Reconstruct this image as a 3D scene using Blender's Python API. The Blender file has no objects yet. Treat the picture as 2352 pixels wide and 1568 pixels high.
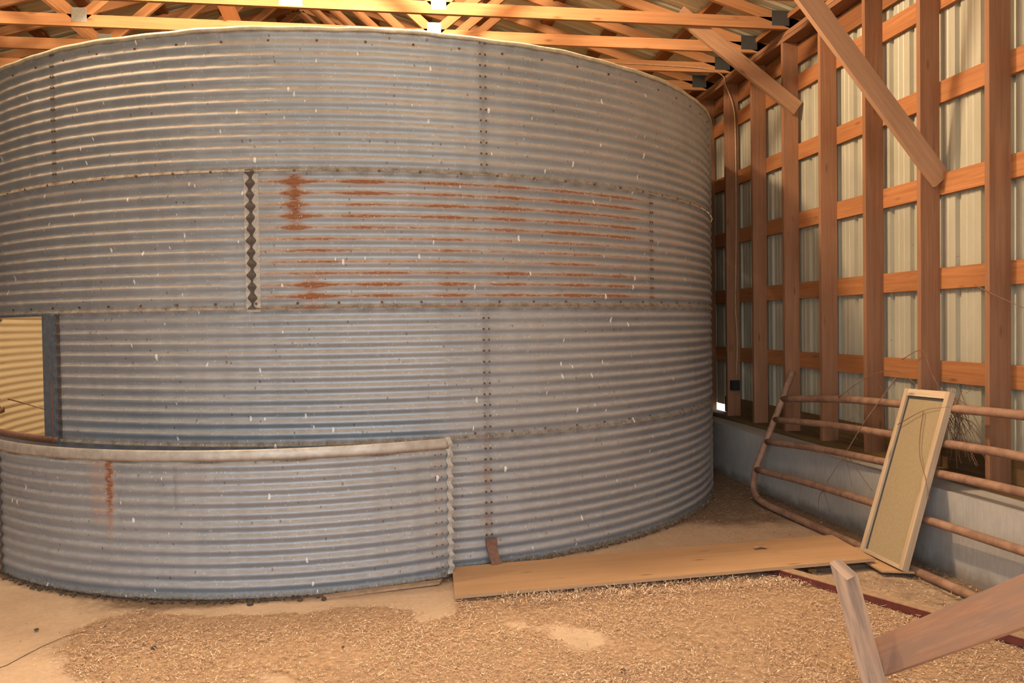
import bpy, math, random
import numpy as np
from mathutils import Vector, Matrix
random.seed(7); RNG = np.random.default_rng(7)
SC = bpy.context.scene
COL = SC.collection
PI = math.pi

# ---------------------------------------------------------------- helpers
def tag(o, label=None, cat=None, group=None, kind=None):
    if label: o['label'] = label
    if cat: o['category'] = cat
    if group: o['group'] = group
    if kind: o['kind'] = kind
    return o

def empty(name, loc, label, cat, group=None):
    o = bpy.data.objects.new(name, None)
    o.empty_display_size = .05
    COL.objects.link(o); o.location = loc
    return tag(o, label, cat, group)

def mk(name, V, F, mat, parent=None, uv=None, smooth=False, origin=None, attrs=None):
    """mesh object from world-space vertices; uv is one pair per loop"""
    V = np.asarray(V, float)
    if parent is not None: org = np.array(parent['_o']) if '_o' in parent else np.array(parent.location)
    elif origin is not None: org = np.array(origin, float)
    else: org = np.array([V[:, 0].mean(), V[:, 1].mean(), V[:, 2].min()])
    me = bpy.data.meshes.new(name)
    L = V - org
    if isinstance(F, np.ndarray):
        n = len(F); k = F.shape[1]
        me.vertices.add(len(L)); me.vertices.foreach_set('co', L.astype(np.float32).ravel())
        me.loops.add(n*k); me.loops.foreach_set('vertex_index', F.astype(np.int32).ravel())
        me.polygons.add(n); me.polygons.foreach_set('loop_start', np.arange(0, n*k, k, dtype=np.int32))
        me.update(calc_edges=True)
    else:
        me.from_pydata(L.tolist(), [], F)
    if uv is not None:
        ul = me.uv_layers.new(name='UVMap')
        ul.data.foreach_set('uv', np.asarray(uv, np.float32).ravel())
    if attrs:
        for k, a in attrs.items():
            at = me.attributes.new(k, 'FLOAT', 'POINT')
            at.data.foreach_set('value', np.asarray(a, np.float32))
    if smooth: me.polygons.foreach_set('use_smooth', np.ones(len(me.polygons), bool))
    me.materials.append(mat)
    me.validate(); me.update()
    o = bpy.data.objects.new(name, me); COL.objects.link(o)
    if parent is not None: o.parent = parent
    else: o.location = org
    return o

class MB:
    def __init__(s): s.V = []; s.F = []; s.U = []
    def quad(s, pts, uvs=None):
        b = len(s.V); s.V += [tuple(p) for p in pts]; s.F.append(tuple(range(b, b+len(pts))))
        s.U += uvs if uvs else [(0, 0)]*len(pts)
    def hexa(s, A, B, ul=None):
        """prism between quad A and quad B (same winding)"""
        A = [Vector(p) for p in A]; B = [Vector(p) for p in B]
        L = (sum(B, Vector())/4-sum(A, Vector())/4).length
        off = random.random()*7
        w = [(A[(i+1) % 4]-A[i]).length for i in range(4)]
        c = random.random()*3
        for i in range(4):
            j = (i+1) % 4
            s.quad([A[i], A[j], B[j], B[i]], [(off, c), (off, c+w[i]), (off+L, c+w[i]), (off+L, c)])
            c += w[i]
        s.quad(A[::-1], [(off, 0), (off+w[0], 0), (off+w[0], w[1]), (off, w[1])])
        s.quad(B, [(off, 0), (off+w[0], 0), (off+w[0], w[1]), (off, w[1])])
    def beam(s, P, Q, w, h, up=(0, 0, 1)):
        P = Vector(P); Q = Vector(Q); d = (Q-P).normalized(); up = Vector(up)
        side = d.cross(up).normalized(); u = side.cross(d).normalized()
        def sec(c): return [c-side*w/2-u*h/2, c+side*w/2-u*h/2, c+side*w/2+u*h/2, c-side*w/2+u*h/2]
        s.hexa(sec(P), sec(Q))
    def box(s, a, b):
        (x0, y0, z0), (x1, y1, z1) = a, b
        dx, dy, dz = x1-x0, y1-y0, z1-z0
        m = max(dx, dy, dz)
        if m == dx: s.beam((x0, (y0+y1)/2, (z0+z1)/2), (x1, (y0+y1)/2, (z0+z1)/2), dy, dz)
        elif m == dy: s.beam(((x0+x1)/2, y0, (z0+z1)/2), ((x0+x1)/2, y1, (z0+z1)/2), dx, dz)
        else: s.beam(((x0+x1)/2, (y0+y1)/2, z0), ((x0+x1)/2, (y0+y1)/2, z1), dx, dy, up=(0, 1, 0))
    def tube(s, pts, r, n=10, r1=None, caps=True):
        pts = [Vector(p) for p in pts]; rings = []
        r1 = r if r1 is None else r1
        prev = None; L = 0
        for i, p in enumerate(pts):
            d = (pts[min(i+1, len(pts)-1)]-pts[max(i-1, 0)]).normalized()
            if prev is None:
                a = d.cross(Vector((0, 0, 1)));
                if a.length < .1: a = d.cross(Vector((0, 1, 0)))
                a.normalize()
            else: a = (prev-d*prev.dot(d)).normalized()
            prev = a; b = d.cross(a)
            rr = r+(r1-r)*i/max(1, len(pts)-1)
            base = len(s.V)
            for k in range(n):
                t = 2*PI*k/n; s.V.append(tuple(p+(a*math.cos(t)+b*math.sin(t))*rr))
            if i: L += (p-pts[i-1]).length
            rings.append((base, L))
        for (b0, l0), (b1, l1) in zip(rings, rings[1:]):
            for k in range(n):
                k2 = (k+1) % n
                s.F.append((b0+k, b0+k2, b1+k2, b1+k))
                s.U += [(l0, k/n*.2), (l0, (k+1)/n*.2), (l1, (k+1)/n*.2), (l1, k/n*.2)]
        if caps:
            s.F.append(tuple(rings[0][0]+k for k in range(n))[::-1]); s.U += [(0, 0)]*n
            s.F.append(tuple(rings[-1][0]+k for k in range(n))); s.U += [(0, 0)]*n
    def build(s, name, mat, parent=None, smooth=False, origin=None):
        return mk(name, s.V, s.F, mat, parent, s.U, smooth, origin)

def one_beam(name, P, Q, w, h, mat, parent=None, up=(0, 0, 1)):
    m = MB(); m.beam(P, Q, w, h, up); return m.build(name, mat, parent)

def spline(pts, n=6):
    """Catmull-Rom through pts"""
    P = [np.array(p, float) for p in pts]; P = [2*P[0]-P[1]]+P+[2*P[-1]-P[-2]]
    out = []
    for i in range(1, len(P)-2):
        for k in range(n):
            t = k/n; a, b, c, d = P[i-1:i+3]
            out.append(.5*((2*b)+(c-a)*t+(2*a-5*b+4*c-d)*t*t+(3*b-a-3*c+d)*t**3))
    out.append(P[-2]); return out

# ---------------------------------------------------------------- materials
def newmat(name):
    m = bpy.data.materials.new(name); m.use_nodes = True
    nt = m.node_tree; nt.nodes.clear()
    out = nt.nodes.new('ShaderNodeOutputMaterial'); b = nt.nodes.new('ShaderNodeBsdfPrincipled')
    nt.links.new(b.outputs[0], out.inputs[0])
    return m, nt, b
def N(nt, t, **k):
    n = nt.nodes.new(t)
    for a, v in k.items():
        if a.startswith('i_'): n.inputs[int(a[2:])].default_value = v
        else: setattr(n, a, v)
    return n
def ramp(nt, src, stops, interp='LINEAR'):
    r = nt.nodes.new('ShaderNodeValToRGB'); r.color_ramp.interpolation = interp
    e = r.color_ramp.elements
    while len(e) < len(stops): e.new(.5)
    for x, (p, c) in zip(e, stops):
        x.position = p; x.color = (*(c if hasattr(c, '__len__') else (c, c, c)), 1)
    nt.links.new(src, r.inputs[0]); return r.outputs[0]
def mixc(nt, f, a, b, mode='MIX'):
    m = nt.nodes.new('ShaderNodeMix'); m.data_type = 'RGBA'; m.blend_type = mode
    for s, v in ((m.inputs[0], f), (m.inputs[6], a), (m.inputs[7], b)):
        if hasattr(v, 'is_output'): nt.links.new(v, s)
        elif hasattr(v, '__len__'): s.default_value = (*v, 1)
        else: s.default_value = v
    return m.outputs[2]
def mth(nt, op, a, b=None, c=None, clamp=False):
    m = nt.nodes.new('ShaderNodeMath'); m.operation = op; m.use_clamp = clamp
    for i, v in enumerate((a, b, c)):
        if v is None: continue
        if hasattr(v, 'is_output'): nt.links.new(v, m.inputs[i])
        else: m.inputs[i].default_value = v
    return m.outputs[0]
def noise(nt, vec, scale, detail=4, rough=.6, dist=0):
    n = N(nt, 'ShaderNodeTexNoise'); n.inputs['Scale'].default_value = scale
    n.inputs['Detail'].default_value = detail; n.inputs['Roughness'].default_value = rough
    n.inputs['Distortion'].default_value = dist
    nt.links.new(vec, n.inputs['Vector']); return n.outputs['Fac']
def mapping(nt, vec, scale=(1, 1, 1), loc=(0, 0, 0), rot=(0, 0, 0)):
    m = N(nt, 'ShaderNodeMapping'); m.inputs['Scale'].default_value = scale
    m.inputs['Location'].default_value = loc; m.inputs['Rotation'].default_value = rot
    nt.links.new(vec, m.inputs['Vector']); return m.outputs[0]
def bump(nt, b, h, strength=.3, dist=.005):
    n = N(nt, 'ShaderNodeBump'); n.inputs['Strength'].default_value = strength
    n.inputs['Distance'].default_value = dist
    nt.links.new(h, n.inputs['Height']); nt.links.new(n.outputs[0], b.inputs['Normal'])

def wood(name, c0, c1, knot=(.1, .04, .02), rough=.75, grey=None):
    m, nt, b = newmat(name)
    uv = N(nt, 'ShaderNodeUVMap').outputs[0]; oi = N(nt, 'ShaderNodeObjectInfo')
    rnd = oi.outputs['Random']
    add = N(nt, 'ShaderNodeVectorMath', operation='ADD')
    cx = N(nt, 'ShaderNodeCombineXYZ'); nt.links.new(mth(nt, 'MULTIPLY', rnd, 37.0), cx.inputs[0]); nt.links.new(mth(nt, 'MULTIPLY', rnd, 11.0), cx.inputs[1])
    nt.links.new(uv, add.inputs[0]); nt.links.new(cx.outputs[0], add.inputs[1]); v = add.outputs[0]
    g = noise(nt, mapping(nt, v, (1.6, 45, 1)), 1.0, 5, .65, .8)
    big = noise(nt, mapping(nt, v, (1.2, 5, 1)), 1.0, 3, .5)
    col = ramp(nt, g, [(.28, c0), (.72, c1)])
    col = mixc(nt, mth(nt, 'MULTIPLY', ramp(nt, big, [(.35, 0), (.75, 1)]), .45), col, tuple(x*.68 for x in c0))
    vo = N(nt, 'ShaderNodeTexVoronoi'); vo.inputs['Scale'].default_value = 1.0
    nt.links.new(mapping(nt, v, (2.6, 9, 1)), vo.inputs['Vector'])
    k = ramp(nt, vo.outputs['Distance'], [(.03, 1), (.14, 0)])
    col = mixc(nt, mth(nt, 'MULTIPLY', k, .6), col, knot)
    tint = ramp(nt, rnd, [(0, (.82, .8, .78)), (1, (1.08, 1.08, 1.08))])
    col = mixc(nt, 1.0, col, tint, 'MULTIPLY')
    if grey:
        gm = ramp(nt, noise(nt, mapping(nt, v, (2, 14, 1)), 1, 4), [(.42, 0), (.6, 1)])
        col = mixc(nt, mth(nt, 'MULTIPLY', gm, .85), col, grey)
    nt.links.new(col, b.inputs['Base Color']); b.inputs['Roughness'].default_value = rough
    b.inputs['Specular IOR Level'].default_value = .25
    bump(nt, b, g, .35, .002)
    return m

M = {}
M['stud'] = wood('stud_pine', (.25, .115, .058), (.38, .19, .105))
M['girt'] = wood('girt_pine', (.34, .13, .045), (.52, .225, .09))
M['truss'] = wood('truss_pine', (.42, .19, .08), (.60, .30, .14))
M['purlin'] = wood('purlin_pine', (.24, .095, .035), (.36, .15, .06))
M['brace'] = wood('brace_pine', (.42, .23, .13), (.58, .34, .20))
M['grey_wood'] = wood('weathered_wood', (.50, .32, .21), (.66, .46, .32), grey=(.20, .15, .12))
M['rail_wood'] = wood('rail_wood', (.32, .17, .11), (.46, .28, .19), grey=(.30, .20, .15))
M['sill'] = wood('sill_wood', (.12, .07, .03), (.25, .15, .06), rough=.9)
M['plywood'] = wood('plywood_board', (.50, .30, .16), (.60, .37, .20), rough=.85)
M['frame'] = wood('pale_frame_wood', (.50, .36, .22), (.68, .52, .36), rough=.7)

def simple(name, c, rough=.6, metal=0, var=.15, scale=40, c2=None):
    m, nt, b = newmat(name)
    tc = N(nt, 'ShaderNodeTexCoord').outputs['Object']
    n = noise(nt, tc, scale, 4)
    c2 = c2 or tuple(x*(1-var*2) for x in c)
    nt.links.new(ramp(nt, n, [(.35, c2), (.65, c)]), b.inputs['Base Color'])
    b.inputs['Roughness'].default_value = rough; b.inputs['Metallic'].default_value = metal
    bump(nt, b, n, .25, .002)
    return m
M['bolt'] = simple('bolt_steel', (.13, .085, .06), .6, .5)
M['rust_bolt'] = simple('rusty_bolt', (.20, .10, .05), .8, .2, scale=90)
M['plate'] = simple('galvanised_plate', (.50, .50, .48), .45, .7, scale=120)
M['darkplate'] = simple('dull_plate', (.11, .11, .11), .55, .5, scale=150)
M['pipe'] = simple('rusty_pipe', (.35, .20, .125), .75, .1, scale=14, c2=(.21, .11, .07))
M['redsteel'] = simple('red_steel', (.16, .035, .025), .6, .2, scale=25)
M['dust'] = simple('dusty_top', (.42, .27, .16), .9, 0, scale=25)
M['rust'] = simple('rust_brown', (.22, .11, .07), .85, .1, scale=60)
M['caulk'] = simple('pale_caulk', (.50, .45, .39), .8, 0, scale=60)
M['gap_dark'] = simple('dark_gap_shade', (.10, .075, .06), .85, 0, scale=60)  # dark colour standing in for the shade in open sheet gaps
M['jamb'] = simple('blue_grey_steel', (.17, .19, .22), .5, .4, scale=30)
M['cable'] = simple('tan_cable', (.62, .42, .26), .6)
M['black'] = simple('black_plastic', (.012, .014, .014), .5)
M['twig'] = simple('dry_twig', (.24, .12, .07), .85, scale=30)
M['mud'] = simple('dark_clod', (.10, .065, .04), .95, scale=60)
M['leaf'] = simple('dry_leaf', (.45, .27, .13), .9)
M['screen'] = simple('dusty_screen', (.36, .27, .15), .8, 0, .06, 60)
M['clear'] = simple('white_scrap', (.75, .72, .7), .7)

def galv():
    m, nt, b = newmat('galvanised_corrugated_steel')
    uv = N(nt, 'ShaderNodeUVMap').outputs[0]; geo = N(nt, 'ShaderNodeNewGeometry')
    tc = N(nt, 'ShaderNodeTexCoord').outputs['Object']
    sp = N(nt, 'ShaderNodeSeparateXYZ'); nt.links.new(geo.outputs['Normal'], sp.inputs[0]); nz = sp.outputs[2]
    big = noise(nt, mapping(nt, uv, (1.0, 1.6, 1)), 1.3, 5, .6)
    fine = noise(nt, mapping(nt, uv, (60, 90, 1)), 3, 3, .7)
    strk = noise(nt, mapping(nt, uv, (26, 1.0, 1)), 1, 4, .6)
    base = ramp(nt, big, [(.3, (.31, .345, .385)), (.7, (.44, .475, .515))])
    base = mixc(nt, mth(nt, 'MULTIPLY', ramp(nt, strk, [(.45, 0), (.75, 1)]), .18), base, (.55, .56, .57))
    base = mixc(nt, mth(nt, 'MULTIPLY', ramp(nt, fine, [(.35, 1), (.65, 0)]), .35), base, (.17, .175, .18))
    # dust lying on the upward facing slopes of the corrugations
    dn = noise(nt, mapping(nt, uv, (9, 20, 1)), 2, 5, .7)
    up = mth(nt, 'ADD', nz, mth(nt, 'MULTIPLY', mth(nt, 'SUBTRACT', dn, .5), .25))
    dust = N(nt, 'ShaderNodeMapRange', interpolation_type='SMOOTHSTEP'); nt.links.new(up, dust.inputs[0])
    dust.inputs[1].default_value = .12; dust.inputs[2].default_value = .46
    dust.inputs[4].default_value = .78
    D = dust.outputs[0]
    dcol = ramp(nt, dn, [(.3, (.31, .25, .19)), (.7, (.46, .405, .34))])
    col = mixc(nt, D, base, dcol)
    # rust (mask computed per vertex, broken up by noise)
    ra = N(nt, 'ShaderNodeAttribute', attribute_name='rust').outputs['Fac']
    rn = noise(nt, mapping(nt, uv, (14, 50, 1)), 2, 6, .7)
    rf = mth(nt, 'MULTIPLY', ra, ramp(nt, rn, [(.30, .25), (.6, 1.15)]), clamp=True)
    rcol = ramp(nt, mth(nt, 'ADD', rf, mth(nt, 'MULTIPLY', rn, .3)), [(.1, (.50, .27, .12)), (.5, (.45, .19, .06)), (1.0, (.24, .085, .03))])
    col = mixc(nt, rf, col, rcol)
    ga = N(nt, 'ShaderNodeAttribute', attribute_name='grime').outputs['Fac']  # panel grime together with the darker seam bands
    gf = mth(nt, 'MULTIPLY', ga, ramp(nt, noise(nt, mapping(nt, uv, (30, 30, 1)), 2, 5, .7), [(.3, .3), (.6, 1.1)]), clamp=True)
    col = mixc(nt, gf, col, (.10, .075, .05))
    # pale flecks
    def flecks(scale, sx, sy, th, rnd_th, off):
        vo = N(nt, 'ShaderNodeTexVoronoi'); vo.inputs['Scale'].default_value = scale
        nt.links.new(mapping(nt, uv, (sx, sy, 1), (off, off*.7, 0)), vo.inputs['Vector'])
        s = N(nt, 'ShaderNodeSeparateColor'); nt.links.new(vo.outputs['Color'], s.inputs[0])
        a = mth(nt, 'LESS_THAN', vo.outputs['Distance'], mth(nt, 'MULTIPLY', s.outputs[1], th))
        return mth(nt, 'MULTIPLY', a, mth(nt, 'GREATER_THAN', s.outputs[0], rnd_th))
    # a few real drips, streaks pulled down
    wob = N(nt, 'ShaderNodeVectorMath', operation='ADD'); nv = N(nt, 'ShaderNodeTexNoise'); nv.inputs['Scale'].default_value = 30
    nt.links.new(uv, nv.inputs['Vector']); sc = N(nt, 'ShaderNodeVectorMath', operation='SCALE'); nt.links.new(nv.outputs['Color'], sc.inputs[0]); sc.inputs['Scale'].default_value = .012
    nt.links.new(uv, wob.inputs[0]); nt.links.new(sc.outputs[0], wob.inputs[1])
    uvw = wob.outputs[0]
    def flecks2(scale, sx, sy, th, rt, off, rz=0):
        vo = N(nt, 'ShaderNodeTexVoronoi'); vo.inputs['Scale'].default_value = scale
        nt.links.new(mapping(nt, uvw, (sx, sy, 1), (off, off*.7, 0), (0, 0, rz)), vo.inputs['Vector'])
        s = N(nt, 'ShaderNodeSeparateColor'); nt.links.new(vo.outputs['Color'], s.inputs[0])
        a = mth(nt, 'LESS_THAN', vo.outputs['Distance'], mth(nt, 'MULTIPLY', s.outputs[1], th))
        return mth(nt, 'MULTIPLY', a, mth(nt, 'GREATER_THAN', s.outputs[0], rt))
    f1 = flecks2(1.0, 18, 7, .15, .48, 3.1, .2)
    f2 = flecks2(1.0, 85, 46, .32, .62, 9.7)
    f3 = flecks2(1.0, 11, 5, .10, .45, 1.3, -.3)
    fl = mth(nt, 'MAXIMUM', mth(nt, 'MAXIMUM', f1, mth(nt, 'MULTIPLY', f2, .45)), f3)
    col = mixc(nt, mth(nt, 'MULTIPLY', fl, .9), col, (.74, .71, .66))
    f4 = flecks2(1.0, 40, 26, .26, .78, 5.2)
    col = mixc(nt, mth(nt, 'MULTIPLY', f4, .6), col, (.13, .07, .04))
    # the inner face of the sheets is coated with pale grain dust
    bf = mth(nt, 'MULTIPLY', geo.outputs['Backfacing'], .85)
    col = mixc(nt, bf, col, (.66, .56, .36))
    nt.links.new(col, b.inputs['Base Color'])
    nonmet = mth(nt, 'MAXIMUM', mth(nt, 'MAXIMUM', mth(nt, 'MAXIMUM', D, rf), mth(nt, 'MAXIMUM', fl, gf)), bf)
    nt.links.new(mth(nt, 'MULTIPLY', mth(nt, 'SUBTRACT', 1.0, nonmet, clamp=True), .64), b.inputs['Metallic'])
    nt.links.new(mth(nt, 'ADD', mth(nt, 'MULTIPLY', nonmet, .3), mth(nt, 'ADD', .47, mth(nt, 'MULTIPLY', fine, .14)), clamp=True), b.inputs['Roughness'])
    bump(nt, b, fine, .12, .002)
    return m
M['galv'] = galv()

def siding(name, ca, cb, metal=.2, rough=.42):
    m, nt, b = newmat(name)
    uv = N(nt, 'ShaderNodeUVMap').outputs[0]
    n = noise(nt, mapping(nt, uv, (3, 1.2, 1)), 2, 3, .5)
    sp = noise(nt, mapping(nt, uv, (30, 20, 1)), 2, 3, .6)
    col = ramp(nt, n, [(.3, ca), (.7, cb)])
    col = mixc(nt, mth(nt, 'MULTIPLY', ramp(nt, sp, [(.66, 0), (.74, 1)]), .5), col, (.2, .13, .07))
    nt.links.new(col, b.inputs['Base Color'])
    b.inputs['Metallic'].default_value = metal; b.inputs['Roughness'].default_value = rough
    return m
M['siding'] = siding('siding_inner_face', (.41, .385, .29), (.47, .44, .34), .15, .55)
M['darkwall'] = siding('dark_reflection_wall', (.075, .065, .055), (.12, .105, .09), 0, .7)  # unseen walls made dark so the bin reflects a dark side
M['roof'] = siding('roof_sheet_inner_face', (.50, .46, .33), (.62, .57, .42), .15, .42)

def floor_mat():
    m, nt, b = newmat('barn_floor')
    tc = N(nt, 'ShaderNodeTexCoord').outputs['Object']
    st = N(nt, 'ShaderNodeAttribute', attribute_name='straw').outputs['Fac']
    dk = N(nt, 'ShaderNodeAttribute', attribute_name='dirt').outputs['Fac']
    n1 = noise(nt, tc, 2.2, 6, .65); n2 = noise(nt, tc, 34, 5, .7); n3 = noise(nt, tc, 150, 3, .7)
    conc = ramp(nt, n1, [(.3, (.46, .325, .22)), (.7, (.60, .44, .305))])
    conc = mixc(nt, mth(nt, 'MULTIPLY', ramp(nt, n2, [(.35, 1), (.6, 0)]), .25), conc, (.33, .22, .13))
    dirt = ramp(nt, n2, [(.3, (.26, .165, .10)), (.7, (.56, .37, .225))])
    dirt = mixc(nt, mth(nt, 'MULTIPLY', ramp(nt, n3, [(.35, 1), (.55, 0)]), .45), dirt, (.15, .09, .05))
    sf = N(nt, 'ShaderNodeMapRange', interpolation_type='SMOOTHSTEP')
    nt.links.new(mth(nt, 'ADD', st, mth(nt, 'MULTIPLY', mth(nt, 'SUBTRACT', noise(nt, tc, 9, 5, .7), .5), .9)), sf.inputs[0])
    sf.inputs[1].default_value = .3; sf.inputs[2].default_value = .65
    col = mixc(nt, sf.outputs[0], conc, dirt)
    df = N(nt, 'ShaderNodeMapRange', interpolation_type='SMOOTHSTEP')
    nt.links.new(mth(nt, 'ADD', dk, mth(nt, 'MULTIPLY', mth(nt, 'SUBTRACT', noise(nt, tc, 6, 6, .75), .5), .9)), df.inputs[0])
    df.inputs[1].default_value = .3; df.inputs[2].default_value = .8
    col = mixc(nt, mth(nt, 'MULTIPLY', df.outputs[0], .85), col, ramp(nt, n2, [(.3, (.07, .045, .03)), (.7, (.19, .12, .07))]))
    nt.links.new(col, b.inputs['Base Color']); b.inputs['Roughness'].default_value = .92
    b.inputs['Specular IOR Level'].default_value = .2
    bump(nt, b, mth(nt, 'ADD', n2, mth(nt, 'MULTIPLY', n3, .5)), .5, .008)
    return m
M['floor'] = floor_mat()

def concrete():
    m, nt, b = newmat('curb_concrete')
    tc = N(nt, 'ShaderNodeTexCoord').outputs['Object']
    n1 = noise(nt, tc, 1.8, 6, .65); n2 = noise(nt, mapping(nt, tc, (30, 60, 9)), 1, 5, .65)
    col = ramp(nt, n1, [(.3, (.34, .32, .29)), (.7, (.47, .44, .40))])
    col = mixc(nt, mth(nt, 'MULTIPLY', ramp(nt, n2, [(.35, 1), (.6, 0)]), .3), col, (.24, .22, .21))
    sp = N(nt, 'ShaderNodeSeparateXYZ'); nt.links.new(tc, sp.inputs[0])
    lo = mth(nt, 'ADD', sp.outputs[2], mth(nt, 'MULTIPLY', noise(nt, tc, 7, 5), .16))
    col = mixc(nt, mth(nt, 'MULTIPLY', ramp(nt, lo, [(.10, 1), (.17, 0)]), .75), col, (.16, .12, .09))
    nt.links.new(col, b.inputs['Base Color']); b.inputs['Roughness'].default_value = .9
    bump(nt, b, n2, .3, .003); return m
M['concrete'] = concrete()

def strawmat():
    m, nt, b = newmat('straw_chips')
    a = N(nt, 'ShaderNodeAttribute', attribute_name='tone').outputs['Fac']
    c = ramp(nt, a, [(0, (.15, .09, .06)), (.35, (.38, .235, .15)), (.7, (.64, .43, .275)), (1, (.90, .73, .54))])
    nt.links.new(c, b.inputs['Base Color']); b.inputs['Roughness'].default_value = .8
    b.inputs['Specular IOR Level'].default_value = .2
    return m
M['straw'] = strawmat()
M['ground'] = simple('outside_gravel', (.55, .44, .32), .95, 0, .1, 3)

# ---------------------------------------------------------------- camera
F_PX = 1850.1
def cam_axes(y, p, r):
    cy, sy, cp, sp, cr, sr = math.cos(y), math.sin(y), math.cos(p), math.sin(p), math.cos(r), math.sin(r)
    Rz = np.array([[cr, -sr, 0], [sr, cr, 0], [0, 0, 1]]); Rx = np.array([[1, 0, 0], [0, cp, -sp], [0, sp, cp]])
    Ry = np.array([[cy, 0, sy], [0, 1, 0], [-sy, 0, cy]]); return Rz@Rx@Ry
RM = cam_axes(-.1545, .022, -.0147)
cv = lambda v: Vector((v[0], v[2], -v[1]))
CH = 1.52
right, up, back = cv(RM[0]), -cv(RM[1]), -cv(RM[2])
cam = bpy.data.cameras.new('camera'); cam.sensor_width = 36; cam.lens = F_PX/2352*36
cam.clip_start = .05; cam.clip_end = 200
co = bpy.data.objects.new('camera', cam); COL.objects.link(co)
mw = Matrix((right, up, back)).transposed().to_4x4(); mw.translation = Vector((0, 0, CH)); co.matrix_world = mw
SC.camera = co
FWD = -back

# ---------------------------------------------------------------- the bin
BX, BY, BR = -.138, 8.199, 3.299
PITCH = .813/12; AMP = .0062
CREST0 = 0.0
def ring_radius(z, phase=0): return AMP*np.cos(2*PI*z/PITCH+phase)

def sheet(name, parent, cx, cy, R, t0, t1, z0, z1, dth, rust=None, grime=None, nper=10, lip=True, doff=None, mat=None):
    nt_ = max(2, int(math.radians(t1-t0)*R/dth)+1)
    nz = max(2, int(round((z1-z0)/PITCH*nper))+1)
    th = np.linspace(t0, t1, nt_); zz = np.linspace(z0, z1, nz)
    T, Z = np.meshgrid(th, zz)
    RR = R+ring_radius(Z)
    if doff is not None: RR = RR+doff(T, Z)
    # slight dents
    RR = RR+.0016*np.sin(T*.9+Z*3)*np.sin(T*.31+1.3*Z)+.0012*np.sin(T*2.3+Z*1.1)
    if lip: RR = RR+np.clip(1-(Z-z0)/.022, 0, 1)*.004
    a = np.radians(T)
    V = np.stack([cx+RR*np.sin(a), cy-RR*np.cos(a), Z], -1).reshape(-1, 3)
    i, j = np.meshgrid(np.arange(nz-1), np.arange(nt_-1), indexing='ij')
    q = (i*nt_+j).ravel(); Fq = np.stack([q, q+1, q+nt_+1, q+nt_], -1)
    U = np.stack([np.radians(T)*R, Z], -1).reshape(-1, 2)[Fq.ravel()]
    at = {}
    at['rust'] = (rust(T, Z) if rust else np.zeros_like(T)).ravel()
    at['grime'] = (grime(T, Z) if grime else np.zeros_like(T)).ravel()
    return mk(name, V, Fq, mat or M['galv'], parent, U, True, attrs=at)

bin_ = empty('grain_bin', (BX, BY, 0), 'huge round corrugated galvanised steel grain bin standing open topped inside the shed', 'grain bin')
VIS0, VIS1 = -60, 82
RB = [2.439, 1.626, .813, 0.0]    # ring bases from the top
TOPZ = 3.273

def g(x, s): return np.exp(-.5*(x/s)**2)
def rows(Z, z0=None):
    """distance to the nearest shadowed lower edge of a ridge, in pitches"""
    ph = (Z/PITCH) % 1.0
    return ph
def ledge(Z, c=.09, w=.09):
    ph = (Z/PITCH) % 1.0
    d = np.abs((ph-c+.5) % 1-.5); return g(d, w)
BLOBS = [  # theta, row0,row1, sigma, amp, fill
 (-6.7, 0, 4, 1.15, 1.3, 1.0), (-6.7, 0, 0, 2.4, 1.1, .2), (-5.9, 3, 3, 2.2, .8, .1), (-4.6, 5, 9, 2.3, .55, .05), (-5.1, 9, 11, 1.5, 1.1, .45), (-5.0, 10, 10, 2.8, 1.0, .2),
 (.6, 0, 1, 2.8, 1.0, .15), (.6, 2, 4, 2.6, .6, .05), (1.7, 8, 10, 2.9, .75, .05), (8.7, 0, 3, 2.6, .85, .05), (9.5, 9, 10, 2.0, .9, .1), (9.0, 4, 8, 3, .35, 0),
 (15.9, 0, 4, 3.0, .85, .05), (16.5, 8, 10, 2.6, .75, .05), (24.1, 0, 4, 3.4, .9, .05), (24.5, 8, 10, 3.0, .85, .08), (31.7, 0, 4, 3.0, .8, .05), (31.0, 8, 10, 2.6, .7, .05), (24, 5, 7, 3, .5, 0)]
def rust2(T, Z):
    zt = 2.439
    row = np.floor((zt-Z)/PITCH-.2)
    L = ledge(Z); Lw = ledge(Z, .10, .13)
    out = L*(.72+.25*np.sin(T*1.7+row*1.3)*np.sin(T*.6+row))
    out = np.where(row < 0, out*.3, out)
    for t, r0, r1, s, a, f in BLOBS:
        inr = ((row >= r0) & (row <= r1))
        jit = 1+.3*np.sin(row*2.1+t)
        fillw = g((T-t), s*.42)*f*np.where(row == r1, .6, 1)
        out = out+inr*(a*jit*g(T-t, s*.62)*Lw+fillw)
    return np.clip(out, 0, 1.4)
def rust_line(amp):
    def f(T, Z): return ledge(Z)*amp*(.6+.4*np.sin(T*.7+Z*19))
    return f
def seam_streak(t, amp=.8, lo=.12):
    def f(T, Z): return ledge(Z)*.07+amp*(g(T-t+.28, .10)+.6*g(T-t-.28, .10))*(np.sin(Z*23+1)*.5+.5)*(Z > lo)
    return f
def dark_seams(z0, z1, ts=()):  # darker bands along ring seams, sheet ends and foot
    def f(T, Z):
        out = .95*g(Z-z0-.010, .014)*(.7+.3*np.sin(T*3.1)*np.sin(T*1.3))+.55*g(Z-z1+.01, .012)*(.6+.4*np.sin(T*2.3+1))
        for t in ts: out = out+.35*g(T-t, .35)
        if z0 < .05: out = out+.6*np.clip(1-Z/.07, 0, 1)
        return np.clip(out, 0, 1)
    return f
D1 = .014
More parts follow.
